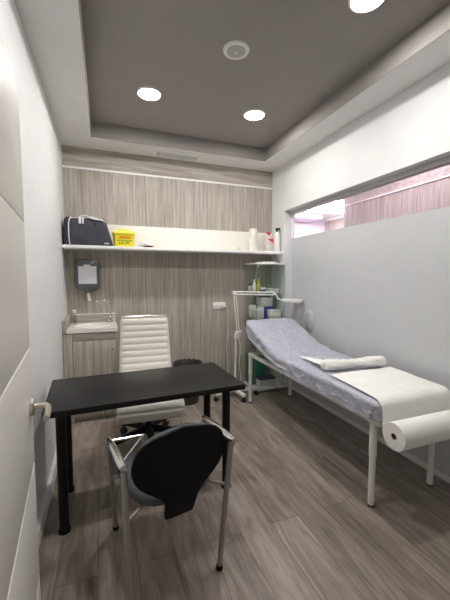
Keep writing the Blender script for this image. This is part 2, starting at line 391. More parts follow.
m_.tube([(0.11, 0.05, 0.276), (0.2, 0.04, 0.285), (0.27, 0.03, 0.268), (0.312, 0.01, 0.258)], 0.013, n=10, smooth=6, flat=0.5)
m_.build('handle', 'white', bg)
MB().box(0.320, 0.365, -0.012, -0.004, 0.018, 0.030, 0.001).build('badge', 'bottlegrey', bg, label='small pale badge')
MB().tube([(0.235, -0.016, 0.235), (0.236, -0.018, 0.21), (0.244, -0.017, 0.185)], 0.004, n=8, smooth=3).build('zip_pull', 'blackplastic', bg)

# yellow container
yc = thing('sharps_container', 'yellow lidded plastic sharps container beside the navy bag', 'container', (0.210, 3.63, SZ))
yc.scale = (1.08, 1.08, 1.10)
t = bmesh.new()
def rr(w_, d_, z, r=0.02, n=5):
    pts = []
    for cx, cy, a0 in ((w_ - r, d_ - r, 0), (-w_ + r, d_ - r, PI / 2), (-w_ + r, -d_ + r, PI), (w_ - r, -d_ + r, 1.5 * PI)):
        for k in range(n): a = a0 + PI / 2 * k / (n - 1); pts.append((cx + r * math.cos(a), cy + r * math.sin(a), z))
    return pts
def loft(mb, secs, cap=True):
    t = bmesh.new(); R_ = [[t.verts.new(p) for p in s_] for s_ in secs]
    for a, b in zip(R_, R_[1:]):
        for k in range(len(a)): t.faces.new([a[k], a[(k + 1) % len(a)], b[(k + 1) % len(a)], b[k]])
    if cap: t.faces.new(R_[0][::-1]); t.faces.new(R_[-1])
    bmesh.ops.recalc_face_normals(t, faces=t.faces); put(mb.bm, t); return mb
loft(MB(), [rr(0.090, 0.055, 0), rr(0.099, 0.062, 0.115), rr(0.106, 0.068, 0.116), rr(0.106, 0.068, 0.126)]).build('tub', 'yellow', yc)
loft(MB(), [rr(0.107, 0.069, 0.126), rr(0.107, 0.069, 0.136), rr(0.098, 0.060, 0.150), rr(0.094, 0.056, 0.152)]).build('lid', 'yellowlid', yc)
loft(MB(), [rr(0.052, 0.040, 0.152), rr(0.050, 0.038, 0.168), rr(0.044, 0.032, 0.172)]).build('cap', 'yellowlid', yc)
lb = MB().box(-0.064, 0.072, -0.0605, -0.0575, 0.052, 0.064)
for k, (a, b) in enumerate(((-0.050, -0.040), (-0.030, -0.012), (0.005, 0.014), (0.022, 0.046))): lb.box(a, b, -0.0590, -0.0555, 0.022 + 0.004 * (k % 2), 0.045)
lb.build('label_print', 'labelgreen', yc, smooth=False)
lb = MB().box(-0.050, 0.060, -0.0640, -0.0600, 0.080, 0.086).box(-0.040, 0.066, -0.0650, -0.0605, 0.092, 0.097); lb.build('warning_print', 'orange', yc, smooth=False)

# small grey pouch with orange end, clear packet
p_ = thing('instrument_pouch', 'small grey pouch with an orange tip lying on the shelf by the yellow tub', 'pouch', (0.435, 3.63, SZ))
rows = []
for i in range(9):
    u = i / 8; x = -0.075 + 0.135 * u; hh = 0.066 * math.sin(PI * min(1, 0.12 + u * 0.85)) ** 0.8 + 0.002
    rows.append([(x, 0.045 * math.cos(a), hh * 0.5 + hh * 0.5 * math.sin(a) + 0.001) for a in [2 * PI * k / 14 for k in range(14)]])
loft(MB(), rows).build('pouch', 'bottlegrey', p_)
MB().tube([(-0.03, -0.052, 0.010), (0.03, -0.055, 0.011), (0.058, -0.050, 0.012)], [0.006, 0.010, 0.010], n=8).build('strip', 'blackplastic', p_)
MB().tube([(0.058, -0.049, 0.013), (0.080, -0.045, 0.013)], [0.011, 0.009], n=10).build('tip', 'orange', p_, label='orange tip')
p_ = thing('tubing_packet', 'clear packet of tubing with a round cap lying flat mid shelf', 'packet', (1.40, 3.64, SZ))
MB().tube([(-0.16, -0.01, 0.008), (-0.06, -0.03, 0.010), (0.02, 0.0, 0.010), (0.09, -0.02, 0.010), (0.12, -0.01, 0.012)], 0.007, n=8, smooth=5).build('tubing', 'clearplastic', p_)
MB().cyl((0.135, -0.03, 0.022), (0.135, -0.002, 0.022), 0.021, n=18, bev=0.003).build('cap', 'clearplastic', p_)

# standing cream roll
p_ = thing('cream_roll', 'tall cream patterned paper roll standing upright on the shelf', 'roll', (1.742, 3.66, SZ))
pr = [(0, 0)]
for k in range(23): pr += [(0.054 - 0.0018 * (k % 2) , 0.001 + k * 0.012), (0.0505, 0.008 + k * 0.012)]
pr += [(0.052, 0.274), (0.018, 0.276), (0.018, 0.262), (0, 0.262)]
MB().lathe(pr, n=24).build('roll', 'cream', p_)
rd = random.Random(3); q = MB()
for k in range(46):
    a = rd.uniform(-2.7, -0.3); z = rd.uniform(0.02, 0.25)
    q.box(-0.006, 0.006, -0.003, 0.003, -0.003, 0.003, mtx=Matrix.Translation((0.052 * math.cos(a), 0.052 * math.sin(a), z)) @ Matrix.Rotation(a + PI / 2, 4, 'Z') @ Matrix.Rotation(rd.uniform(-1, 1), 4, 'Y'))
o_ = q.build('printed_pattern', 'bottlegrey', p_, smooth=False); o_['kind'] = 'stuff'
# red-capped flat bottle
p_ = thing('disinfectant_bottle', 'grey white flat bottle with red cap and red corner label', 'bottle', (1.957, 3.655, SZ))
loft(MB(), [rr(0.046, 0.027, 0, 0.012), rr(0.050, 0.030, 0.008, 0.014), rr(0.050, 0.030, 0.165, 0.014), rr(0.036, 0.024, 0.195, 0.012), rr(0.016, 0.014, 0.208, 0.008)]).build('body', 'bottlegrey', p_)
MB().cyl((0, 0, 0.208), (0, 0, 0.222), 0.019, n=16).tube([(0.01, 0, 0.222), (-0.005, 0, 0.235), (-0.040, 0, 0.238)], [0.016, 0.015, 0.008], n=10).build('cap', 'red', p_)
MB().prism([(-0.036, 0.160), (0.046, 0.160), (0.046, 0.105)], -0.0325, -0.0300).build('red_label', 'red', p_, smooth=False)
MB().cyl((-0.012, -0.033, 0.062), (-0.012, -0.029, 0.062), 0.021, n=20).build('round_label', 'white', p_)
MB().cyl((-0.012, -0.0345, 0.062), (-0.012, -0.0325, 0.062), 0.008, n=12).build('label_mark', 'blackplastic', p_)
# spray bottle
p_ = thing('spray_bottle', 'white spray bottle with dark green trigger at the shelf right end', 'bottle', (2.040, 3.60, SZ))
MB().lathe([(0, 0), (0.036, 0), (0.040, 0.006), (0.040, 0.205), (0.036, 0.222), (0.018, 0.236), (0.016, 0.246), (0, 0.246)], n=24).build('body', 'white', p_)
g = MB().cyl((0, 0, 0.246), (0, 0, 0.268), 0.017, n=14).tube([(-0.022, 0, 0.276), (0.0, 0, 0.280), (0.034, -0.01, 0.288)], [0.012, 0.016, 0.011], n=10).tube([(0.026, -0.008, 0.276), (0.036, -0.012, 0.256), (0.034, -0.012, 0.238)], 0.006, n=8)
g.build('trigger', 'dkgreen', p_)

# ------------------------------------------------------------------ dispenser, socket
p_ = thing('towel_dispenser', 'dark smoky paper towel dispenser mounted on the wooden wall over the sink', 'dispenser', (-0.160, YB - 0.003, 1.27))
def sec(w_, y0, z0, z1, r=0.042, n=6):
    pts = []
    for cx, cz, a0 in ((w_ - r, z1 - r, 0), (-w_ + r, z1 - r, PI / 2), (-w_ + r, z0 + r, PI), (w_ - r, z0 + r, 1.5 * PI)):
        for k in range(n): a = a0 + PI / 2 * k / (n - 1); pts.append((cx + r * math.cos(a), y0, cz + r * math.sin(a)))
    return pts
loft(MB(), [sec(0.118, 0, 0.0, 0.33), sec(0.118, -0.10, 0.0, 0.33), sec(0.112, -0.122, 0.006, 0.324), sec(0.098, -0.130, 0.02, 0.310)]).build('housing', 'smoke', p_)
q = MB().box(-0.088, 0.090, -0.1345, -0.1300, 0.070, 0.255, 0.002).box(-0.035, 0.030, -0.1345, -0.1300, 0.253, 0.272, 0.002)
q.build('paper_window', mat('towel_behind_cover', (0.66, 0.66, 0.68), 0.5), p_, label='pale window of paper')
MB().lathe([(0.055, 0.0), (0.035, -0.022), (0.022, -0.030), (0.0, -0.030)], c=(0.0, -0.065, 0.004)).build('nozzle', 'smoke', p_)
MB().sheet([[(-0.014 + 0.012 * v + 0.026 * u, -0.065 - 0.004 * math.sin(u * 6), -0.024 - 0.092 * v) for u in (0, .25, .5, .75, 1)] for v in (0, .2, .4, .6, .8, 1)], 0.004).build('paper_tail', 'paper', p_, label='white paper tail')
MB().cyl((0.052, -0.133, 0.294), (0.052, -0.126, 0.294), 0.010, n=14).build('lock', 'chrome', p_)

p_ = thing('wall_socket', 'white double wall socket on the wooden wall left of the lamp stand', 'socket', (1.354, YB - 0.003, 1.053))
MB().box(-0.083, 0.083, -0.010, 0, -0.043, 0.043, 0.004).build('plate', 'white', p_)
for x in (-0.04, 0.04):
    k = MB().lathe([(0.026, 0), (0.024, 0.003), (0.020, 0.003), (0.0195, 0.0012), (0, 0.0012)], mtx=Matrix.Rotation(PI / 2, 4, 'X'), c=(x, -0.010, 0)).build('outlet', 'white', p_)
    if x < 0: MB().cyl((x - 0.009, -0.0125, 0), (x - 0.009, -0.0105, 0), 0.0035, n=10).cyl((x + 0.009, -0.0125, 0), (x + 0.009, -0.0105, 0), 0.0035, n=10).build('pin_holes', 'blackplastic', k)
p_ = thing('plug_cord', 'white plug and cord hanging from the double wall socket', 'cord', (1.394, YB - 0.018, 1.053))
MB().cyl((0, 0, 0), (0, -0.034, 0), 0.019, 0.015, n=16, bev=0.003).build('plug', 'white', p_)
MB().tube([(0, -0.030, 0), (0.03, -0.045, -0.005), (0.055, -0.04, -0.06), (0.056, -0.035, -0.30), (0.045, -0.035, -0.55), (0.06, -0.04, -0.80), (0.05, -0.05, -0.98), (0.06, -0.08, -1.046), (0.12, -0.12, -1.049)], 0.0042, n=8, smooth=6).build('cord', 'white', p_)

# ------------------------------------------------------------------ sink unit
SX0, SX1, SY0 = XL + 0.036, 0.108, 3.337
t_ = thing('sink_cabinet', 'grey oak washbasin cabinet in the left back corner', 'cabinet', (0, 0, 0))
MB().box(XL + 0.004, SX1 - 0.010, SY0 + 0.022, YB - 0.004, 0.03, 0.878).build('carcass', 'wood', t_, smooth=False)
q = MB().box(SX0 + 0.052, SX1 - 0.014, SY0 + 0.002, SY0 + 0.021, 0.06, 0.800, 0.002)
dr = q.build('door', 'wood', t_)
MB().lathe([(0.005, 0), (0.005, 0.012), (0.011, 0.016), (0.011, 0.022), (0, 0.024)], c=(SX1 - 0.045, SY0 + 0.002, 0.705), mtx=Matrix.Rotation(PI / 2, 4, 'X'), n=16).build('knob', 'chrome', dr)
MB().box(SX0 + 0.052, SX1 - 0.012, SY0 + 0.004, SY0 + 0.021, 0.806, 0.876, 0.001).build('top_rail', 'woodh', t_)
MB().box(XL + 0.004, SX0 + 0.046, SY0 + 0.004, SY0 + 0.021, 0.0, 0.876, 0.001).build('filler_strip', 'wood', t_)
MB().box(SX0 + 0.046, SX1 - 0.02, SY0 + 0.05, SY0 + 0.065, 0.0, 0.03).build('plinth', 'wood', t_, smooth=False)
t_ = thing('sink_counter', 'white counter with a shallow oval basin on the oak cabinet', 'sink', (0, 0, 0))
bx, by, ba, bb = -0.125, 3.555, 0.165, 0.135
t = bmesh.new(); N = 40; z0, z1 = 0.881, 0.917
ox0, ox1, oy0, oy1 = SX0, SX1 + 0.008, SY0 - 0.008, YB - 0.004
def edgept(a):
    c, s_ = math.cos(a), math.sin(a); dx = (ox1 - bx if c > 0 else bx - ox0); dy = (oy1 - by if s_ > 0 else by - oy0)
    k = min(dx / max(abs(c), 1e-6), dy / max(abs(s_), 1e-6)); return (bx + c * k, by + s_ * k)
angs = sorted([2 * PI * k / N for k in range(N)] + [math.atan2(y - by, x - bx) % (2 * PI) for x in (ox0, ox1) for y in (oy0, oy1)])
R_ = []
R_.append([(*edgept(a), z0) for a in angs]); R_.append([(*edgept(a), z1) for a in angs])
for sc, dz in ((1.07, 0), (1.03, 0.005), (0.98, 0.003), (0.93, -0.012), (0.75, -0.026), (0.4, -0.030), (0.08, -0.031)):
    R_.append([(bx + ba * sc * math.cos(a), by + bb * sc * math.sin(a), z1 + dz) for a in angs])
V = [[t.verts.new(p) for p in r] for r in R_]
for a, b in zip(V, V[1:]):
    for k in range(len(a)): t.faces.new([a[k], a[(k + 1) % len(a)], b[(k + 1) % len(a)], b[k]])
t.faces.new(V[-1]); t.faces.new(V[0][::-1]); bmesh.ops.recalc_face_normals(t, faces=t.faces)
m_ = MB(); put(m_.bm, t); m_.build('counter', 'ceramic', t_)
MB().box(ox0 + 0.03, ox1, YB - 0.020, YB - 0.004, 0.918, 1.000, 0.001).build('back_splash', 'woodh', t_)
MB().box(ox0 + 0.03, ox1, YB - 0.022, YB - 0.004, 1.0, 1.010, 0.001).build('splash_edge', 'trim', t_)
MB().box(XL + 0.004, ox0 - 0.004, SY0 - 0.006, YB - 0.004, 0.882, 1.000, 0.001).build('side_splash', 'wood', t_)
p_ = thing('faucet', 'chrome gooseneck faucet behind the basin beside the white chair', 'faucet', (0.060, 3.745, 0.919))
MB().lathe([(0.030, 0), (0.030, 0.006), (0.022, 0.012), (0.020, 0.055), (0.012, 0.066), (0, 0.068)], n=20).build('base', 'chrome', p_)
MB().tube([(0, 0, 0.06), (0.004, 0, 0.13), (-0.012, -0.004, 0.195), (-0.05, -0.012, 0.238), (-0.095, -0.022, 0.248), (-0.135, -0.032, 0.232), (-0.142, -0.034, 0.215)], 0.009, n=12, smooth=6).build('spout', 'chrome', p_)
MB().tube([(0, -0.015, 0.042), (-0.03, -0.045, 0.060), (-0.055, -0.065, 0.072)], [0.009, 0.007, 0.006], n=10).tube([(0, -0.01, 0.03), (-0.02, -0.05, 0.028)], [0.012, 0.010], n=12).build('lever', 'chrome', p_)
p_ = thing('soap_dispenser', 'slim clear pump bottle at the left end of the sink', 'bottle', (-0.292, 3.685, 0.919))
MB().lathe([(0, 0), (0.019, 0), (0.020, 0.006), (0.018, 0.105), (0.010, 0.116), (0, 0.118)], n=18).build('bottle', glass('soap_clear', (0.88, 0.85, 0.78)), p_)
MB().cyl((0, 0, 0.118), (0, 0, 0.140), 0.011, n=14).tube([(0.012, 0, 0.146), (-0.012, -0.004, 0.146), (-0.02, -0.006, 0.140)], 0.008, n=8).build('pump', 'white', p_)
p_ = tag(MB().box(0.083, 0.107, 3.748, 3.800, 0.9195, 0.990, 0.003).build('soap_box', 'bottlegrey'), 'small pale upright box on the sink counter right of the faucet', 'box')

# ------------------------------------------------------------------ desk
DR = math.radians(2.6)
def dloc(x, y): return (0.2475 + x * math.cos(DR) - y * math.sin(DR), 2.103 + x * math.sin(DR) + y * math.cos(DR))
t_ = thing('desk', 'black rectangular desk with round black legs', 'desk', (0.2475, 2.103, 0), DR)
MB().box(-0.569, 0.569, -0.287, 0.287, 0.702, 0.735, 0.0015).build('desk_top', 'black', t_)
for x, y in ((-0.494, -0.168), (0.486, -0.168), (-0.487, 0.205), (0.486, 0.205)):
    l = MB().cyl((x, y, 0.02), (x, y, 0.694), 0.0265, n=22).cyl((x, y, 0.694), (x, y, 0.702), 0.045, n=22).build('leg', 'blackmetal', t_)
    MB().lathe([(0, 0), (0.032, 0), (0.033, 0.012), (0.028, 0.026), (0, 0.026)], c=(x, y, 0), n=22).build('foot', 'blackplastic', l)

# ------------------------------------------------------------------ ribbed white chair behind the desk
oc = thing('office_chair', 'cream ribbed leather swivel chair behind the black desk', 'chair', (0.328, 2.72, 0), math.radians(-2.5))
def ribbed(path, w0, w1, ribs, th=0.034):
    """padded band following path [(y,z)], ribs across; returns rows"""
    P = smooth_path([(0, y, z) for y, z in path], 14); L = [0]
    for a, b in zip(P, P[1:]): L.append(L[-1] + (b - a).length)
    rows = []
    K = ribs * 8
    for i in range(K + 1):
        s_ = L[-1] * i / K; j = max(k for k in range(len(L)) if L[k] <= s_ + 1e-9); j = min(j, len(P) - 2)
        f_ = (s_ - L[j]) / max(L[j + 1] - L[j], 1e-9); p = P[j].lerp(P[j + 1], f_); d_ = (P[j + 1] - P[j]).normalized()
        n_ = Vector((0, -d_.z, d_.y))
        ph = (i % 8) / 8; puff = 0.5 * th * (0.70 + 0.30 * math.sqrt(max(0, math.sin(PI * ph))) )
        w_ = (w0 + (w1 - w0) * i / K) / 2
        ring = []
        for k in range(21):
            u = -1 + 2 * k / 20; e = math.sqrt(max(0, 1 - abs(u) ** 10))
            ring.append(Vector((u * w_, 0, 0)) + p + n_ * (puff * e))
        for k in range(20, -1, -1):
            u = -1 + 2 * k / 20; e = math.sqrt(max(0, 1 - abs(u) ** 10))
            ring.append(Vector((u * w_, 0, 0)) + p - n_ * (puff * e + 0.0005))
        rows.append(ring)
    return rows
bp = [(0.185, 0.475), (0.225, 0.56), (0.262, 0.72), (0.285, 0.88), (0.300, 1.035)]
loft(MB(), ribbed(bp, 0.470, 0.425, 10, 0.050)).build('backrest', 'leather', oc, auto=70)
sp = [(-0.322, 0.345), (-0.318, 0.40), (-0.285, 0.445), (-0.2, 0.458), (0.0, 0.448), (0.17, 0.440)]
loft(MB(), ribbed(sp, 0.505, 0.490, 9, 0.050)).build('seat', 'leather', oc, auto=70)
for sx in (-1, 1):
    MB().tube([(sx * 0.228, -0.27, 0.400), (sx * 0.228, -0.20, 0.418), (sx * 0.228, 0.14, 0.412), (sx * 0.222, 0.225, 0.47), (sx * 0.212, 0.290, 0.66), (sx * 0.198, 0.325, 0.95), (sx * 0.190, 0.334, 1.045)], 0.010, n=10, smooth=5).build('side_rail', 'chrome', oc)
MB().tube([(-0.205, 0.308, 1.052), (0.205, 0.308, 1.052)], 0.012, n=12).build('top_bar', 'chrome', oc)
MB().box(-0.21, 0.21, -0.02, 0.02, 0.395, 0.408, 0.003).cyl((0, 0, 0.34), (0, 0, 0.397), 0.055, n=20).box(-0.02, 0.02, -0.24, 0.12, 0.392, 0.405, 0.003).build('seat_plate', 'blackmetal', oc)
for yy in (-0.27,): MB().cyl((-0.245, yy, 0.385), (0.245, yy, 0.385), 0.009, n=10).build('spreader', 'chrome', oc)
MB().cyl((0, 0, 0.16), (0, 0, 0.345), 0.026, n=18).cyl((0, 0, 0.10), (0, 0, 0.18), 0.038, n=18).build('gas_column', 'blackmetal', oc)
for k in range(5):
    a = -PI / 2 + math.radians(3) + k * 2 * PI / 5
    c_, s_ = math.cos(a), math.sin(a)
    lg = MB().tube([(0.02 * c_, 0.02 * s_, 0.135), (0.16 * c_, 0.16 * s_, 0.122), (0.305 * c_, 0.305 * s_, 0.096), (0.328 * c_, 0.328 * s_, 0.070)], [0.032, 0.027, 0.020, 0.016], n=12).build('leg', 'blackplastic', oc)
    q = MB()
    for off in (-0.014, 0.014):
        cx, cy = 0.322 * c_ - off * s_, 0.322 * s_ + off * c_
        q.cyl((cx + 0.008 * s_, cy - 0.008 * c_, 0.027), (cx - 0.008 * s_, cy + 0.008 * c_, 0.027), 0.027, n=18)
    q.cyl((0.322 * c_, 0.322 * s_, 0.03), (0.322 * c_, 0.322 * s_, 0.075), 0.007, n=10)
    q.build('caster', 'rubber', lg)

# ------------------------------------------------------------------ visitor chair in front of the desk
VR = math.radians(11)
vc = thing('visitor_chair', 'black backed visitor chair with silver tube legs and armrests before the desk', 'chair', (0.29, 1.50, 0), VR)
iv = Matrix.Translation((0.29, 1.50, 0)) @ Matrix.Rotation(VR, 4, 'Z'); ivi = iv.inverted()
def wl(p): return tuple(ivi @ Vector(p))
# legs (world points converted to the chair's frame)
def leg(pts, r=0.0135): return MB().tube([wl(p) for p in pts], r, n=14, smooth=0)
RL = [(0.070, 1.255, 0.012), (0.058, 1.335, 0.625)]; RRr = [(0.493, 1.392, 0.012), (0.545, 1.372, 0.640)]
FL = [(0.030, 1.830, 0.012), (0.002, 1.600, 0.615)]; FRr = [(0.455, 1.905, 0.012), (0.500, 1.660, 0.630)]
for pts in (RL, RRr, FL, FRr):
    l = leg(pts).build('leg', 'silver', vc)
    x, y, z = wl(pts[0]); MB().cyl((x, y, 0), (x, y, 0.022), 0.017, n=16, bev=0.002).build('foot_cap', 'blackplastic', l)
def arm(a, b, sx):
    a, b = Vector(wl(a)), Vector(wl(b)); d_ = (b - a).normalized(); n_ = Vector((d_.y, -d_.x, 0)).normalized()
    rows = []; q = MB(); q2 = MB()
    for v in [k / 10 for k in range(11)]:
        p = a.lerp(b, v); wv = 0.019 * (1 - 0.25 * (2 * abs(v - 0.5)) ** 4)
        z = 0.006 * math.sin(PI * v)
        rows.append([p + n_ * wv * math.cos(t_) + Vector((0, 0, z + 0.011 * math.sin(t_))) for t_ in [2 * PI * k / 14 for k in range(14)]])
    ob = loft(q, rows).build('armrest', 'chrome', vc)
    q2.tube([a.lerp(b, 0.04) - Vector((0, 0, 0.016)), a.lerp(b, 0.96) - Vector((0, 0, 0.012))], 0.012, n=10).build('arm_underside', 'blackplastic', ob)
arm((0.055, 1.325, 0.640), (0.000, 1.615, 0.630), -1); arm((0.555, 1.355, 0.652), (0.500, 1.675, 0.640), 1)
MB().tube([wl((0.000, 1.600, 0.628)), wl((0.165, 1.618, 0.622))], 0.0065, n=10).tube([wl((0.050, 1.400, 0.622)), wl((0.165, 1.618, 0.622))], 0.0055, n=10).tube([wl((0.165, 1.618, 0.622)), wl((0.18, 1.70, 0.47))], 0.0055, n=8).build('arm_brace', 'chrome', vc)
# seat frame + seat
q = MB().tube([wl((0.010, 1.68, 0.393)), wl((0.475, 1.755, 0.393))], 0.010, n=10)
q.build('front_rail', 'silver', vc)
for wp_, sx in (((0.062, 1.302, 0.42), -1), ((0.525, 1.380, 0.43), 1)): MB().tube([wl(wp_), (sx * 0.16, -0.05, 0.402)], 0.008, n=10).build('seat_bracket', 'silver', vc)
secs = []
def seatring(sc, z):
    pts = []
    for k in range(40):
        a = 2 * PI * k / 40; c_, s_ = math.cos(a), math.sin(a)
        r = 1 / (abs(c_) ** 3.2 + abs(s_) ** 3.2) ** (1 / 3.2)
        wx = 0.208 + 0.008 * s_
        pts.append((-0.006 + wx * sc * r * c_, 0.100 + 0.224 * sc * r * s_, z - 0.012 * max(0, s_) ** 3))
    return pts
for sc, z in ((0.80, 0.404), (0.96, 0.408), (1.0, 0.425), (1.0, 0.442), (0.97, 0.458), (0.88, 0.466), (0.6, 0.470), (0.25, 0.469)): secs.append(seatring(sc, z))
loft(MB(), secs).build('seat', 'greycloth', vc, auto=60)
# back shell: wide rounded shield narrowing into a tongue, curved and tilted
prof = [(0.345, 0.060), (0.350, 0.068), (0.40, 0.073), (0.435, 0.077), (0.457, 0.086), (0.478, 0.104), (0.498, 0.130), (0.522, 0.163), (0.548, 0.191), (0.578, 0.209), (0.61, 0.217), (0.645, 0.217), (0.68, 0.210), (0.71, 0.195), (0.735, 0.170), (0.755, 0.132), (0.767, 0.085), (0.773, 0.04)]
def backrows(off, grow=0.0, z0=-1):
    rows = []
    for z, hw in prof:
        if z < z0: continue
        r = []
        for k in range(17):
            u = -1 + 2 * k / 16; x = u * (hw + grow)
            y = -0.165 - 0.10 * (z - 0.45) + 0.30 * max(0, 0.44 - z) * 0.9 + 0.55 * x * x + off
            r.append((x - 0.020, y, z + 0.010 * (1 - u * u) * (z > 0.7)))
        rows.append(r)
    return rows
def shell(a, b):
    mb = MB(); t = bmesh.new(); A = [[t.verts.new(p) for p in r] for r in a]; B = [[t.verts.new(p) for p in r] for r in b]
    n = len(A); m_ = len(A[0])
    for i in range(n - 1):
        for k in range(m_ - 1):
            t.faces.new([A[i][k], A[i][k + 1], A[i + 1][k + 1], A[i + 1][k]]); t.faces.new([B[i][k], B[i + 1][k], B[i + 1][k + 1], B[i][k + 1]])
        for k in (0, m_ - 1): t.faces.new([A[i][k], A[i + 1][k], B[i + 1][k], B[i][k]])
    for i in (0, n - 1):
        for k in range(m_ - 1): t.faces.new([A[i][k], B[i][k], B[i][k + 1], A[i][k + 1]])
    bmesh.ops.recalc_face_normals(t, faces=t.faces); put(mb.bm, t); return mb
shell(backrows(0.0), backrows(0.014)).build('back_shell', 'blackplastic', vc, auto=50)
shell(backrows(0.015, -0.004, 0.46), backrows(0.045, -0.018, 0.46)).build('back_pad', 'greycloth', vc, auto=60)
q = MB()
q.cyl((0.055, -0.05, 0.380), (0.055, -0.05, 0.404), 0.010, n=10).build('seat_bolt', 'silver', vc)

# ------------------------------------------------------------------ waste bin
p_ = thing('waste_bin', 'dark round mesh waste bin behind the white chair', 'bin', (0.865, 3.51, 0))
MB().lathe([(0, 0.002), (0.118, 0.002), (0.122, 0.012), (0.150, 0.430), (0.157, 0.436), (0.157, 0.446), (0.150, 0.446), (0.144, 0.430), (0.116, 0.016), (0, 0.016)], n=36).build('basket', 'mesh', p_)
rd = random.Random(5); rows = []
for r_, z in ((0.146, 0.40), (0.151, 0.447), (0.163, 0.452), (0.166, 0.435), (0.160, 0.395)):
    rows.append([((r_ + 0.004 * math.sin(k * 2.3 + z * 90)) * math.cos(2 * PI * k / 36), (r_ + 0.004 * math.sin(k * 1.7)) * math.sin(2 * PI * k / 36), z + 0.006 * math.sin(k * 2.9)) for k in range(36)])
loft(MB(), rows, cap=False).build('liner_rim', mat('black_film', (0.03, 0.03, 0.028), 0.25), p_)
rows = [[((0.146 * s_) * math.cos(2 * PI * k / 36), (0.146 * s_) * math.sin(2 * PI * k / 36), 0.405 + 0.03 * (1 - s_) + 0.02 * noise.noise(Vector((s_ * 5 * math.cos(k * .17), s_ * 5 * math.sin(k * .17), 3)))) for k in range(36)] for s_ in (1, 0.8, 0.6, 0.4, 0.2, 0.05)]
loft(MB(), rows, cap=False).build('liner', bpy.data.materials['black_film'], p_)

# ------------------------------------------------------------------ magnifier lamp on wheels
lx, ly = 1.425, 3.47
la = thing('magnifier_lamp', 'white magnifier lamp on a wheeled stand by the couch head', 'lamp', (lx, ly, 0))
def wl2(x, y, z): return (x - lx, y - ly, z)
MB().cyl((0, 0, 0.09), (0, 0, 0.13), 0.032, n=18).box(-0.045, 0.045, -0.045, 0.045, 0.078, 0.112, 0.006).build('hub', 'frame', la)
for (x, y) in ((1.165, 3.40), (1.447, 3.262), (1.68, 3.42), (1.34, 3.71)):
    dx, dy, _ = wl2(x, y, 0); L_ = math.hypot(dx, dy); a = math.atan2(dy, dx)
    f = MB(); f.box(0.02, L_ + 0.012, -0.022, 0.022, 0.066, 0.096, 0.004, mtx=Matrix.Rotation(a, 4, 'Z'))
    l = f.build('leg', 'frame', la)
    c = MB()
    for o_ in (-0.011, 0.011): c.cyl((dx + (o_ - 0.006) * math.sin(a), dy - (o_ - 0.006) * math.cos(a), 0.024), (dx + (o_ + 0.006) * math.sin(a), dy - (o_ + 0.006) * math.cos(a), 0.024), 0.024, n=16)
    c.cyl((dx, dy, 0.024), (dx, dy, 0.068), 0.006, n=8); c.build('caster', 'rubber', l)
MB().tube([(0, 0, 0.12), (0.012, 0, 0.70)], 0.013, n=14).build('column', 'frame', la)
j1 = (0.030, -0.02, 0.755); j2 = (-0.030, -0.04, 1.234); j3 = (0.462, -0.09, 1.220)
MB().box(-0.030, 0.030, -0.024, 0.024, -0.042, 0.042, 0.006, mtx=Matrix.Translation((0.022, -0.01, 0.735)) @ Matrix.Rotation(0.25, 4, 'Y')).cyl((0.022, -0.045, 0.765), (0.022, 0.02, 0.765), 0.012, n=14).cyl((0.022, -0.03, 0.765), (0.07, -0.03, 0.785), 0.007, n=10).build('lower_joint', 'frame', la)
MB().tube([(j1[0] - 0.011, j1[1], j1[2]), (j2[0] - 0.006, j2[1], j2[2] - 0.01)], 0.0065, n=10).tube([(j1[0] + 0.016, j1[1], j1[2] + 0.01), (j2[0] + 0.020, j2[1], j2[2] - 0.012)], 0.0065, n=10).build('lower_arm', 'frame', la)
MB().cyl((j2[0], j2[1] - 0.018, j2[2]), (j2[0], j2[1] + 0.018, j2[2]), 0.022, n=16).build('elbow_joint', 'frame', la)
MB().tube([(j2[0], j2[1], j2[2] + 0.010), (j3[0], j3[1], j3[2] + 0.012)], 0.0065, n=10).tube([(j2[0], j2[1], j2[2] - 0.018), (j3[0], j3[1], j3[2] - 0.020)], 0.0075, n=10).build('upper_arm', 'frame', la)
MB().tube([(j3[0] - 0.01, j3[1], j3[2]), (j3[0] + 0.025, j3[1], j3[2] - 0.015), (j3[0] + 0.042, j3[1] - 0.01, j3[2] - 0.064), (j3[0] + 0.080, j3[1] - 0.02, j3[2] - 0.076)], 0.010, n=10).build('head_yoke', 'frame', la)
hm = Matrix.Translation((j3[0] + 0.205, j3[1] - 0.07, j3[2] - 0.086)) @ Matrix.Rotation(0.06, 4, 'Y')
hd = MB().lathe([(0.078, 0.020), (0.108, 0.020), (0.126, 0.010), (0.128, -0.012), (0.118, -0.022), (0.078, -0.020), (0.076, 0.0), (0.078, 0.020)], n=32, mtx=hm).build('lamp_head', 'frame', la)
MB().lathe([(0, 0.008), (0.05, 0.006), (0.078, 0.0), (0.05, -0.006), (0, -0.008)], n=28, mtx=hm).build('lens', 'glassclear', hd)
MB().tube([wl2(1.447, 3.44, 0.74), wl2(1.475, 3.43, 0.60), wl2(1.462, 3.43, 0.40), wl2(1.488, 3.45, 0.22), wl2(1.445, 3.46, 0.13)], 0.004, n=8, smooth=6).build('cord', 'frame', la)
MB().tube([wl2(1.430, 3.44, 0.74), wl2(1.412, 3.44, 0.60), wl2(1.418, 3.45, 0.45)], 0.0045, n=8, smooth=6).build('spring', 'frame', la)

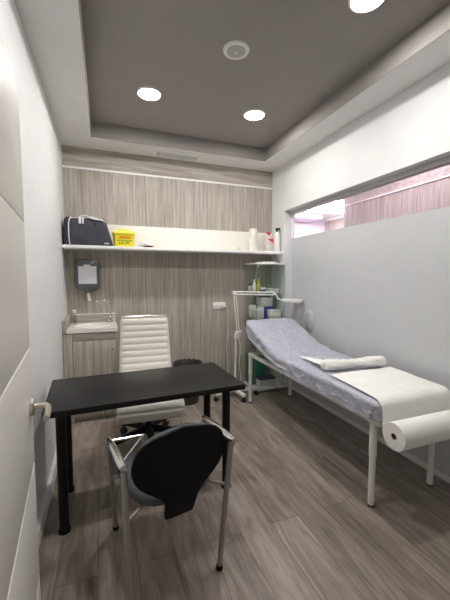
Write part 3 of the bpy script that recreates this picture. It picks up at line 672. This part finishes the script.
# ------------------------------------------------------------------ glass shelf unit in the corner
UX0, UX1, UY0, UY1 = 1.700, 2.082, 3.475, 3.808
u = thing('glass_cabinet', 'white topped glass display cabinet in the corner behind the couch', 'cabinet', (0, 0, 0))
MB().box(UX0 - 0.012, UX1, UY0 - 0.012, UY1, 1.565, 1.583, 0.002).build('top_panel', 'frame', u)
b_ = MB().box(UX0 - 0.012, UX1, UY0 - 0.012, UY1, 0.022, 0.050, 0.002)
for x in (UX0 + 0.03, UX1 - 0.04):
    for y in (UY0 + 0.03, UY1 - 0.04): b_.box(x - 0.012, x + 0.012, y - 0.012, y + 0.012, 0, 0.022)
b_.build('base_panel', 'frame', u)
MB().box(UX0, UX0 + 0.005, UY0 + 0.008, UY1 - 0.006, 0.051, 1.564).build('side_pane', 'glassgreen', u, smooth=False)
MB().box(UX1 - 0.010, UX1 - 0.005, UY0 + 0.008, UY1 - 0.006, 0.051, 1.564).build('side_pane', 'glassgreen', u, smooth=False)
dd = MB().box(UX0 + 0.006, UX1 - 0.004, UY0, UY0 + 0.005, 0.055, 1.560).build('door', 'glassgreen', u, smooth=False)
MB().box(UX0, UX0 + 0.005, UY0 - 0.001, UY0 + 0.005, 0.055, 1.560).box(UX1 - 0.004, UX1, UY0 - 0.001, UY0 + 0.005, 0.055, 1.560).build('door_edge', 'glassedge', dd, smooth=False)
for z in (0.065, 1.545): MB().box(UX0 + 0.004, UX0 + 0.030, UY0 - 0.006, UY0 + 0.010, z - 0.012, z + 0.012, 0.003).build('hinge', 'chrome', dd)
MB().cyl((UX1 - 0.05, UY0 - 0.018, 0.62), (UX1 - 0.05, UY0 - 0.001, 0.62), 0.011, n=14).build('knob', 'chrome', dd)
MB().box(UX0 + 0.006, UX1 - 0.011, UY1 - 0.006, UY1 - 0.001, 0.051, 1.564).build('back_pane', 'glassgreen', u, smooth=False)
for z in (0.53, 0.905, 1.225):
    sh = MB().box(UX0 + 0.007, UX1 - 0.012, UY0 + 0.012, UY1 - 0.008, z - 0.006, z).build('shelf', 'glassgreen', u, smooth=False)
    MB().box(UX0 + 0.007, UX1 - 0.012, UY0 + 0.0085, UY0 + 0.0115, z - 0.006, z).build('shelf_edge', 'frame', sh, smooth=False)
def bottle(name, label, x, y, z, r, h, m, capm, caph=0.02, cat='bottle', group=None):
    p = thing(name, label, cat, (x, y, z), 0, group)
    MB().lathe([(0, 0.0005), (r * .92, 0.0005), (r, 0.005), (r, h * .72), (r * .9, h * .82), (r * .45, h * .92), (r * .42, h), (0, h)], n=20).build('body', m, p)
    MB().cyl((0, 0, h), (0, 0, h + caph), r * 0.5, n=14, bev=0.002).build('cap', capm, p)
    return p
bottle('dropper_bottle', 'short pale bottle with dark green cap in the glass cabinet', 1.735, 3.735, 1.226, 0.024, 0.080, 'bottlegrey', 'dkgreen')
bottle('spray_flask', 'white slim bottle in front on the upper glass shelf', 1.746, 3.63, 1.226, 0.023, 0.130, 'white', 'white', 0.03)
bottle('dropper_bottle', 'thin white bottle with green cap behind the slim white bottle', 1.778, 3.755, 1.226, 0.018, 0.085, 'white', 'dkgreen', 0.028)
bottle('round_bottle', 'yellow round topped bottle on the upper glass shelf', 1.812, 3.645, 1.226, 0.024, 0.115, 'yellow', 'yellow', 0.055)
p_ = thing('cream_jar', 'small white jar with a blue band on the upper glass shelf', 'jar', (1.835, 3.565, 1.226))
MB().lathe([(0, 0.0005), (0.030, 0.0005), (0.032, 0.004), (0.032, 0.045), (0, 0.045)], n=20).build('body', 'white', p_)
MB().lathe([(0.0325, 0.014), (0.0335, 0.016), (0.0335, 0.032), (0.0325, 0.034)], n=20).build('band', 'blue', p_)
MB().lathe([(0.034, 0.0455), (0.034, 0.058), (0.030, 0.060), (0, 0.060)], n=20).build('lid', 'white', p_)
p_ = thing('instrument_tray', 'white shallow tray on the upper glass shelf right side', 'tray', (1.972, 3.62, 1.226))
t = [rr(0.070, 0.075, 0.0005, 0.012), rr(0.078, 0.085, 0.042, 0.014), rr(0.084, 0.090, 0.043, 0.015), rr(0.080, 0.086, 0.045, 0.014), rr(0.072, 0.078, 0.041, 0.012), rr(0.066, 0.070, 0.006, 0.01)]
loft(MB(), t).build('tray', 'white', p_)
def carton(name, label, x0, x1, y0, y1, z0, h, m, lidm=None, lidh=0.0, group=None):
    p = thing(name, label, 'box', ((x0 + x1) / 2, (y0 + y1) / 2, z0), 0, group)
    a, b = (x1 - x0) / 2, (y1 - y0) / 2
    MB().box(-a, a, -b, b, 0.0005, h, 0.002).build('body', m, p)
    if lidm: MB().box(-a - .002, a + .002, -b - .002, b + .002, h + 0.0005, h + lidh, 0.002).build('lid', lidm, p)
    return p
carton('glove_box', 'blue box on the middle glass shelf under a grey box', 1.850, 2.010, 3.62, 3.78, 0.906, 0.135, 'blue')
carton('supply_box', 'pale grey box topmost of the stack on the middle glass shelf', 1.845, 2.005, 3.63, 3.78, 1.0425, 0.110, 'bottlegrey')
carton('supply_box', 'cream box with pale lid in front of the blue box', 1.915, 2.055, 3.50, 3.61, 0.906, 0.080, 'cream', 'white', 0.020)
carton('supply_box', 'white square box at the left end of the middle glass shelf', 1.712, 1.800, 3.52, 3.64, 0.906, 0.100, 'bottlegrey', 'white', 0.012)
carton('supply_box', 'tall white box between the blue box and the leftmost white box', 1.808, 1.846, 3.56, 3.68, 0.906, 0.135, 'white')
carton('supply_box', 'small white box at the back left of the middle glass shelf', 1.735, 1.80, 3.69, 3.77, 0.906, 0.150, 'white')
p_ = carton('storage_box', 'green box behind the white box at the cabinet bottom', 1.712, 1.905, 3.625, 3.79, 0.051, 0.37, 'green')
carton('storage_box', 'white box with dark lid at the cabinet bottom', 1.765, 1.985, 3.495, 3.61, 0.051, 0.092, 'white', 'navy', 0.024)
p_ = thing('purple_pack', 'purple film wrapped pack on the low glass shelf', 'pack', (1.755, 3.60, 0.531))
rows = []
for i in range(9):
    v = i / 8; s_ = 0.35 + 0.65 * math.sin(PI * min(1, 0.15 + v * 0.8)) ** 0.6
    rows.append([(0.042 * s_ * math.cos(2 * PI * k / 18) * (1 + .06 * math.sin(k * 2.1 + i)), 0.07 * s_ * math.sin(2 * PI * k / 18), 0.001 + 0.11 * v) for k in range(18)])
loft(MB(), rows).build('wrap', 'purple', p_)
MB().box(-0.03, 0.03, -0.076, -0.071, 0.035, 0.075, 0.003).build('label_patch', 'white', p_)
p_ = tag(loft(MB(), [rr(0.105, 0.075, 0.0), rr(0.11, 0.08, 0.006), rr(0.11, 0.08, 0.018), rr(0.10, 0.07, 0.022)]).build('flat_dish', 'white'), 'flat white dish on top of the glass cabinet', 'dish'); p_.location = (1.93, 3.66, 1.5835)

# ------------------------------------------------------------------ oval pull on the frosted partition
p_ = thing('oval_pull', 'translucent grey oval pull on the frosted glass beside the couch head', 'handle', (XG - 0.0005, 3.130, 0.905))
mtx = Matrix.Rotation(-PI / 2, 4, 'Y')
MB().lathe([(0, 0.022), (0.4, 0.020), (0.75, 0.013), (0.95, 0.005), (1.0, 0.0), (0, 0)], n=40, sx=1.0, sy=1.0, mtx=mtx @ Matrix.Diagonal((0.145, 0.098, 1, 1))).build('dish', mat('grey_translucent', (0.48, 0.49, 0.50), 0.15), p_)
MB().tube([(-0.024, 0, -0.10), (-0.027, 0, 0), (-0.024, 0, 0.10)], 0.006, n=10, smooth=4).build('bar', 'chrome', p_)

# ------------------------------------------------------------------ examination couch
co = thing('examination_couch', 'white framed examination couch with lilac plastic covered mattress, head end raised', 'couch', (0, 0, 0))
for x, y in ((1.522, 1.475), (2.050, 1.487), (1.516, 3.233), (2.045, 3.249)):
    top = 0.531
    l = MB().cyl((x, y, 0.006), (x, y, 0.325), 0.0195, n=20).cyl((x, y, 0.32), (x, y, top), 0.023, n=20).build('leg', 'frame', co)
    MB().cyl((x, y, 0), (x, y, 0.012), 0.021, n=20).build('foot_cap', 'rubber', l)
fr = MB()
fr.box(1.500, 1.540, 1.41, 3.262, 0.532, 0.566, 0.004).box(2.028, 2.068, 1.41, 3.262, 0.532, 0.566, 0.004)
for y in (1.43, 2.44, 3.242): fr.box(1.541, 2.027, y - 0.02, y + 0.02, 0.534, 0.564, 0.004)
fr.build('frame', 'frame', co)
# padded body swept along a path
flat_z = 0.571
def body(p0, p1, n, th, x0, x1, seedv, amp, grow=0.0, round0=0.02, round1=0.02, bottom=True, bulge=0.0):
    """p0,p1: bottom centre line ends (y,z). returns rings"""
    a, b = Vector((0, p0[0], p0[1])), Vector((0, p1[0], p1[1])); d_ = (b - a); L = d_.length; d_.normalize(); nn = Vector((0, -d_.z, d_.y))
    cx = (x0 + x1) / 2; hw = (x1 - x0) / 2 + grow
    rings = []
    ss = [0, .012, .03, .055, .085]; ss = [s_ / 1 for s_ in ss]
    st = ss + [0.085 + (L - 0.17) * k / n for k in range(1, n)] + [L - s_ for s_ in reversed(ss)]
    for s_ in st:
        e0 = min(1, s_ / 0.085); e1 = min(1, (L - s_) / 0.085)
        q0 = math.sqrt(1 - (1 - e0) ** 2); q1 = math.sqrt(1 - (1 - e1) ** 2)
        hz_ = th * (1 - round0 * (1 - q0) - round1 * (1 - q1))
        wv = hw * (1 - 0.10 * (1 - q0) * (round0 > .3) - 0.10 * (1 - q1) * (round1 > .3))
        ring = []
        for k in range(48):
            t_ = 2 * PI * k / 48; c_, s2 = math.cos(t_), math.sin(t_)
            r = 1 / (abs(c_) ** 5 + abs(s2) ** 5) ** (1 / 5)
            ux, uz = c_ * r, s2 * r
            if not bottom and uz < -0.75: uz = -0.75
            p = a + d_ * s_ + nn * (hz_ * (0.5 + 0.5 * uz) + (grow if uz > 0 else 0)) + Vector((cx + ux * wv, 0, 0))
            if amp and uz > -0.7:
                q_ = Vector((p.x * 7 + p.y * 2.2, p.y * 3.2 - p.x * 2.0, p.z * 8 + seedv))
                w_ = noise.noise(q_) * 0.6 + (1 - abs(noise.noise(q_ * 2.1))) ** 3 * 0.55 - 0.2
                p += (nn * max(0, uz) + Vector((ux * 0.6 if abs(ux) > .8 else 0, 0, 0))) * amp * w_
            ring.append(p)
        rings.append(ring)
    return rings
X0, X1 = 1.476, 2.080
hinge = (2.63, flat_z)
loft(MB(), body((1.392, flat_z), (2.655, flat_z), 40, 0.112, X0, X1, 0, 0, round0=0.55, round1=0.0)).build('mattress', 'navy', co, auto=60)
ha = math.radians(20.5); hl = 0.765
h0 = (2.640, flat_z + 0.012); h1 = (h0[0] + hl * math.cos(ha), h0[1] + hl * math.sin(ha))
loft(MB(), body(h0, h1, 24, 0.095, X0, X1, 0, 0, round0=0.0, round1=0.55)).build('head_rest', 'navy', co, auto=60)
def coverrows():
    """one sheet over mattress and head rest: path of (y,z,ny,nz)"""
    path = []
    zt = flat_z + 0.112 + 0.008
    pts = [(1.3865, flat_z + 0.004), (1.386, flat_z + 0.06), (1.393, flat_z + 0.098), (1.412, flat_z + 0.113), (1.445, zt)]
    pts += [(1.445 + (2.50 - 1.445) * k / 34, zt) for k in range(1, 35)]
    c_, s_ = math.cos(ha), math.sin(ha)
    def hp(t, n): return (h0[0] + c_ * t - s_ * n, h0[1] + s_ * t + c_ * n)
    pts += [(2.55, zt + 0.004), (2.60, zt + 0.014), (2.645, zt + 0.029)]
    pts += [hp(0.09 + (hl - 0.17) * k / 22, 0.104) for k in range(0, 23)]
    pts += [hp(hl - 0.055, 0.101), hp(hl - 0.028, 0.093), hp(hl - 0.010, 0.078), hp(hl + 0.006, 0.055), hp(hl + 0.006, 0.02)]
    fine = []
    for p_, q_ in zip(pts, pts[1:]): fine += [p_, ((p_[0] + q_[0]) / 2, (p_[1] + q_[1]) / 2)]
    pts = fine + [pts[-1]]
    rows = []; n = len(pts)
    for i, (y, z) in enumerate(pts):
        a = Vector(pts[max(i - 1, 0)]); b = Vector(pts[min(i + 1, n - 1)]); d_ = (b - a).normalized(); nn = Vector((-d_.y, d_.x))
        head = y > 2.66
        drop = 0.112 if not head else 0.078 + 0.016 * min(1, max(0, (y - 2.75) / 0.3))
        if 2.35 < y < 2.66: drop = 0.112 - 0.034 * (y - 2.35) / 0.31
        row = []
        tend = max(0.0, 1 - (n - 1 - i) / 14); t0 = max(0.0, 1 - i / 10)
        inset = 0.070 * tend ** 2 + 0.012 * t0 ** 2
        hw = (X1 - X0) / 2 + 0.008 - inset; cx = (X0 + X1) / 2
        K = 84
        arc = 2 * hw + 2 * drop
        for k in range(K + 1):
            s = -arc / 2 + arc * k / K
            rc = 0.028
            # rounded corner profile
            ax = abs(s)
            if ax < hw - rc: px, pn = ax, 0.0
            elif ax < hw - rc + rc * PI / 2: t_ = (ax - hw + rc) / rc; px, pn = hw - rc + rc * math.sin(t_), -rc * (1 - math.cos(t_))
            else: px, pn = hw, -rc - (ax - (hw - rc + rc * PI / 2))
            sg = 1 if s > 0 else -1
            q = Vector((px * sg * 7 + y * 2.5, y * 3.0 - px * sg * 2.4, pn * 6))
            w_ = noise.noise(q) * 0.5 + (1 - abs(noise.noise(q * 1.9 + Vector((3, 1, 0))))) ** 4 * 0.8 - 0.15 + 0.25 * noise.noise(q * 4.3)
            amp = 0.012 if (head or y > 2.1) else 0.0065
            side = 1 if ax > hw - 0.01 else 0
            fold = max(0, 1 - abs(y - 2.58) / 0.42)          # taut folds near the hinge
            q5 = Vector((px * sg * 15 + y * 9, y * 17 - px * sg * 6, pn * 14))
            rid = (1 - abs(noise.noise(q5))) ** 3 + 0.6 * (1 - abs(noise.noise(q5 * 1.9 + Vector((9, 2, 4))))) ** 3
            ww = amp * max(-0.25, w_) + 0.0020 * rid * (1 if y > 1.9 or side else 0.5) - 0.001 + fold * 0.0065 * (math.sin(px * sg * 11 + y * 46 + 2 * noise.noise(q)) * 0.6 + 0.4)
            pn2 = pn + (0 if side else ww); px2 = px + (max(0, ww) * 1.1 if side else 0)
            if side and pn < -0.075: px2 += 0.003 * math.sin(y * 40) + 0.002
            row.append((cx + sg * px2, y + nn.x * pn2, z + nn.y * pn2))
        rows.append(row)
    return rows
MB().sheet(coverrows()).build('plastic_cover', 'cover', co, label='lilac wrinkled plastic cover', auto=80)
rows = []
for i in range(41):
    v = i / 40; y = 3.20 - 0.80 * v
    zc = 0.765 - 0.165 * min(1, v / 0.78) ** 0.85
    hwid = 0.022 * math.sin(PI * min(1, v * 0.97 + 0.03)) ** 0.5 + 0.003
    rows.append([(X0 - 0.019 - 0.001 * math.sin(y * 30 + k) - 0.004 * math.sin(PI * k / 6), y + 0.02 * (k / 6 - .5), zc + 0.012 + hwid * (k / 3 - 1) + 0.0015 * math.sin(y * 22)) for k in range(7)])
MB().sheet(rows).build('film_hem', mat('pale_film', (0.60, 0.60, 0.65), 0.25), co, label='pale gathered hem of the plastic cover', auto=80)
# prop under the head rest
for x in (1.535, 2.010): MB().box(x, x + 0.025, 0, 0.40, -0.012, 0.012, 0.003, mtx=Matrix.Translation((0, 2.78, 0.578)) @ Matrix.Rotation(math.radians(15.5), 4, 'X')).build('prop_bar', 'frame', co)
# holder rod for the paper roll
RY, RZ, RR = 1.291, 0.537, 0.0765
MB().cyl((1.60, RY, RZ), (2.125, RY, RZ), 0.010, n=14).tube([(2.115, RY, RZ), (2.115, 1.40, 0.549), (2.050, 1.425, 0.549)], 0.009, n=10).build('roll_holder', 'frame', co)

# ------------------------------------------------------------------ paper roll with the sheet pulled over the couch
pr_ = thing('paper_roll', 'white couch paper roll at the foot end, its sheet pulled over the mattress', 'paper roll', (1.478, RY, RZ))
mx = Matrix.Rotation(PI / 2, 4, 'Y')
MB().lathe([(0.019, 0), (0.075, 0), (RR, 0.002), (RR, 0.573), (0.075, 0.575), (0.019, 0.575), (0.019, 0)], n=44, mtx=mx).build('roll', 'paper', pr_)
MB().lathe([(0.0135, 0.004), (0.0188, 0.004), (0.0188, 0.571), (0.0135, 0.571), (0.0135, 0.004)], n=24, mtx=mx).build('core', 'card', pr_, label='brown cardboard core')
rows = []
zt = flat_z + 0.128
path = [(1.90, zt + 0.004)] + [(1.90 - 0.45 * k / 14, zt + 0.004) for k in range(1, 15)] + [(1.425, zt + 0.001), (1.400, zt - 0.008), (1.380, zt - 0.026), (1.3735, zt - 0.055), (1.3702, zt - 0.10), (1.3700, RZ + 0.02), (1.3698, RZ - 0.01)]
for i, (y, z) in enumerate(path):
    sh = 0.052 * max(0, (y - 1.385)) / 0.5
    r = []
    for k in range(31):
        uu = k / 30; x = 1.480 + 0.580 * uu + sh
        wz = 0.004 * noise.noise(Vector((x * 6, y * 5, 1.7))) + 0.003 * noise.noise(Vector((x * 17, y * 14, 4))) + 0.004
        if i > 15: wz = 0.0
        r.append((x - 1.478, y - RY + (0.0015 * math.sin(x * 12) + 0.0015 if i > 17 else 0), z - RZ + wz))
    rows.append(r)
MB().sheet(rows, 0.001).build('paper_sheet', 'paper', pr_, auto=80)
# crumpled paper roll lying across
tw = thing('rolled_towel', 'crumpled white paper towel rolled up across the middle of the couch', 'towel', (1.50, 1.985, zt + 0.006))
rows = []
for i in range(41):
    v = i / 40; x = 0.055 + 0.545 * v; r_ = 0.040 + 0.006 * math.sin(v * 9) ; e = min(1, min(v, 1 - v) / 0.04 + 0.55)
    ring = []
    for k in range(28):
        a = 2 * PI * k / 28
        n_ = 0.010 * noise.noise(Vector((x * 9, math.cos(a) * 1.3, math.sin(a) * 1.3))) + 0.006 * noise.noise(Vector((x * 30, math.cos(a) * 2.5, math.sin(a) * 2.5 + 5)))
        rad = (r_ + n_) * e
        ring.append((x, 0.004 * math.sin(v * 7) + rad * 1.12 * math.cos(a) - 0.055 * v + 0.03, max(0.0, 0.036 + rad * 0.92 * math.sin(a))))
    rows.append(ring)
loft(MB(), rows).build('roll', 'paper', tw, auto=80)
rows = []
for i in range(17):
    v = i / 16; y = 0.005 + 0.42 * v
    xa, xb = 0.055 + 0.045 * v, 0.27 - 0.145 * v
    rows.append([(xa + (xb - xa) * u_, y - 0.02, 0.008 + 0.016 * (1 - v) * (0.4 + 0.6 * u_) + 0.016 * max(0, noise.noise(Vector((u_ * 4, v * 5, 2)))) + 0.004 * math.sin(u_ * 9 + v * 4) + 0.006) for u_ in [k / 14 for k in range(15)]])
MB().sheet(rows, 0.002).build('loose_flap', 'paper', tw, auto=80)

# ------------------------------------------------------------------ world, camera
wd = bpy.data.worlds.new('World'); bpy.context.scene.world = wd; wd.use_nodes = True
wd.node_tree.nodes['Background'].inputs[0].default_value = (0.9, 0.92, 1.0, 1); wd.node_tree.nodes['Background'].inputs[1].default_value = 0.3
cam = bpy.data.cameras.new('Camera'); co_ = bpy.data.objects.new('Camera', cam); C.objects.link(co_)
yaw, pitch, roll, fpx = 0.357948387, 0.0728903847, 0.0011132, 323.408
c, s = math.cos, math.sin
fw = Vector((s(yaw) * c(pitch), c(yaw) * c(pitch), -s(pitch))); rt = Vector((c(yaw), -s(yaw), 0)); up = rt.cross(fw)
r2 = rt * c(roll) + up * s(roll); u2 = -rt * s(roll) + up * c(roll)
mw = Matrix((r2, u2, -fw)).transposed().to_4x4(); mw.translation = (0, 0, 1.42); co_.matrix_world = mw
cam.sensor_fit = 'VERTICAL'; cam.sensor_height = 36; cam.lens = 36 * fpx / 600; cam.clip_start = 0.02
sc = bpy.context.scene; sc.camera = co_
sc.view_settings.view_transform = 'Standard'; sc.view_settings.look = 'None'; sc.view_settings.gamma = 1; sc.view_settings.exposure = 2.08
sc.view_settings.use_curve_mapping = False
sc.cycles.max_bounces = 10; sc.cycles.diffuse_bounces = 6; sc.cycles.transparent_max_bounces = 16
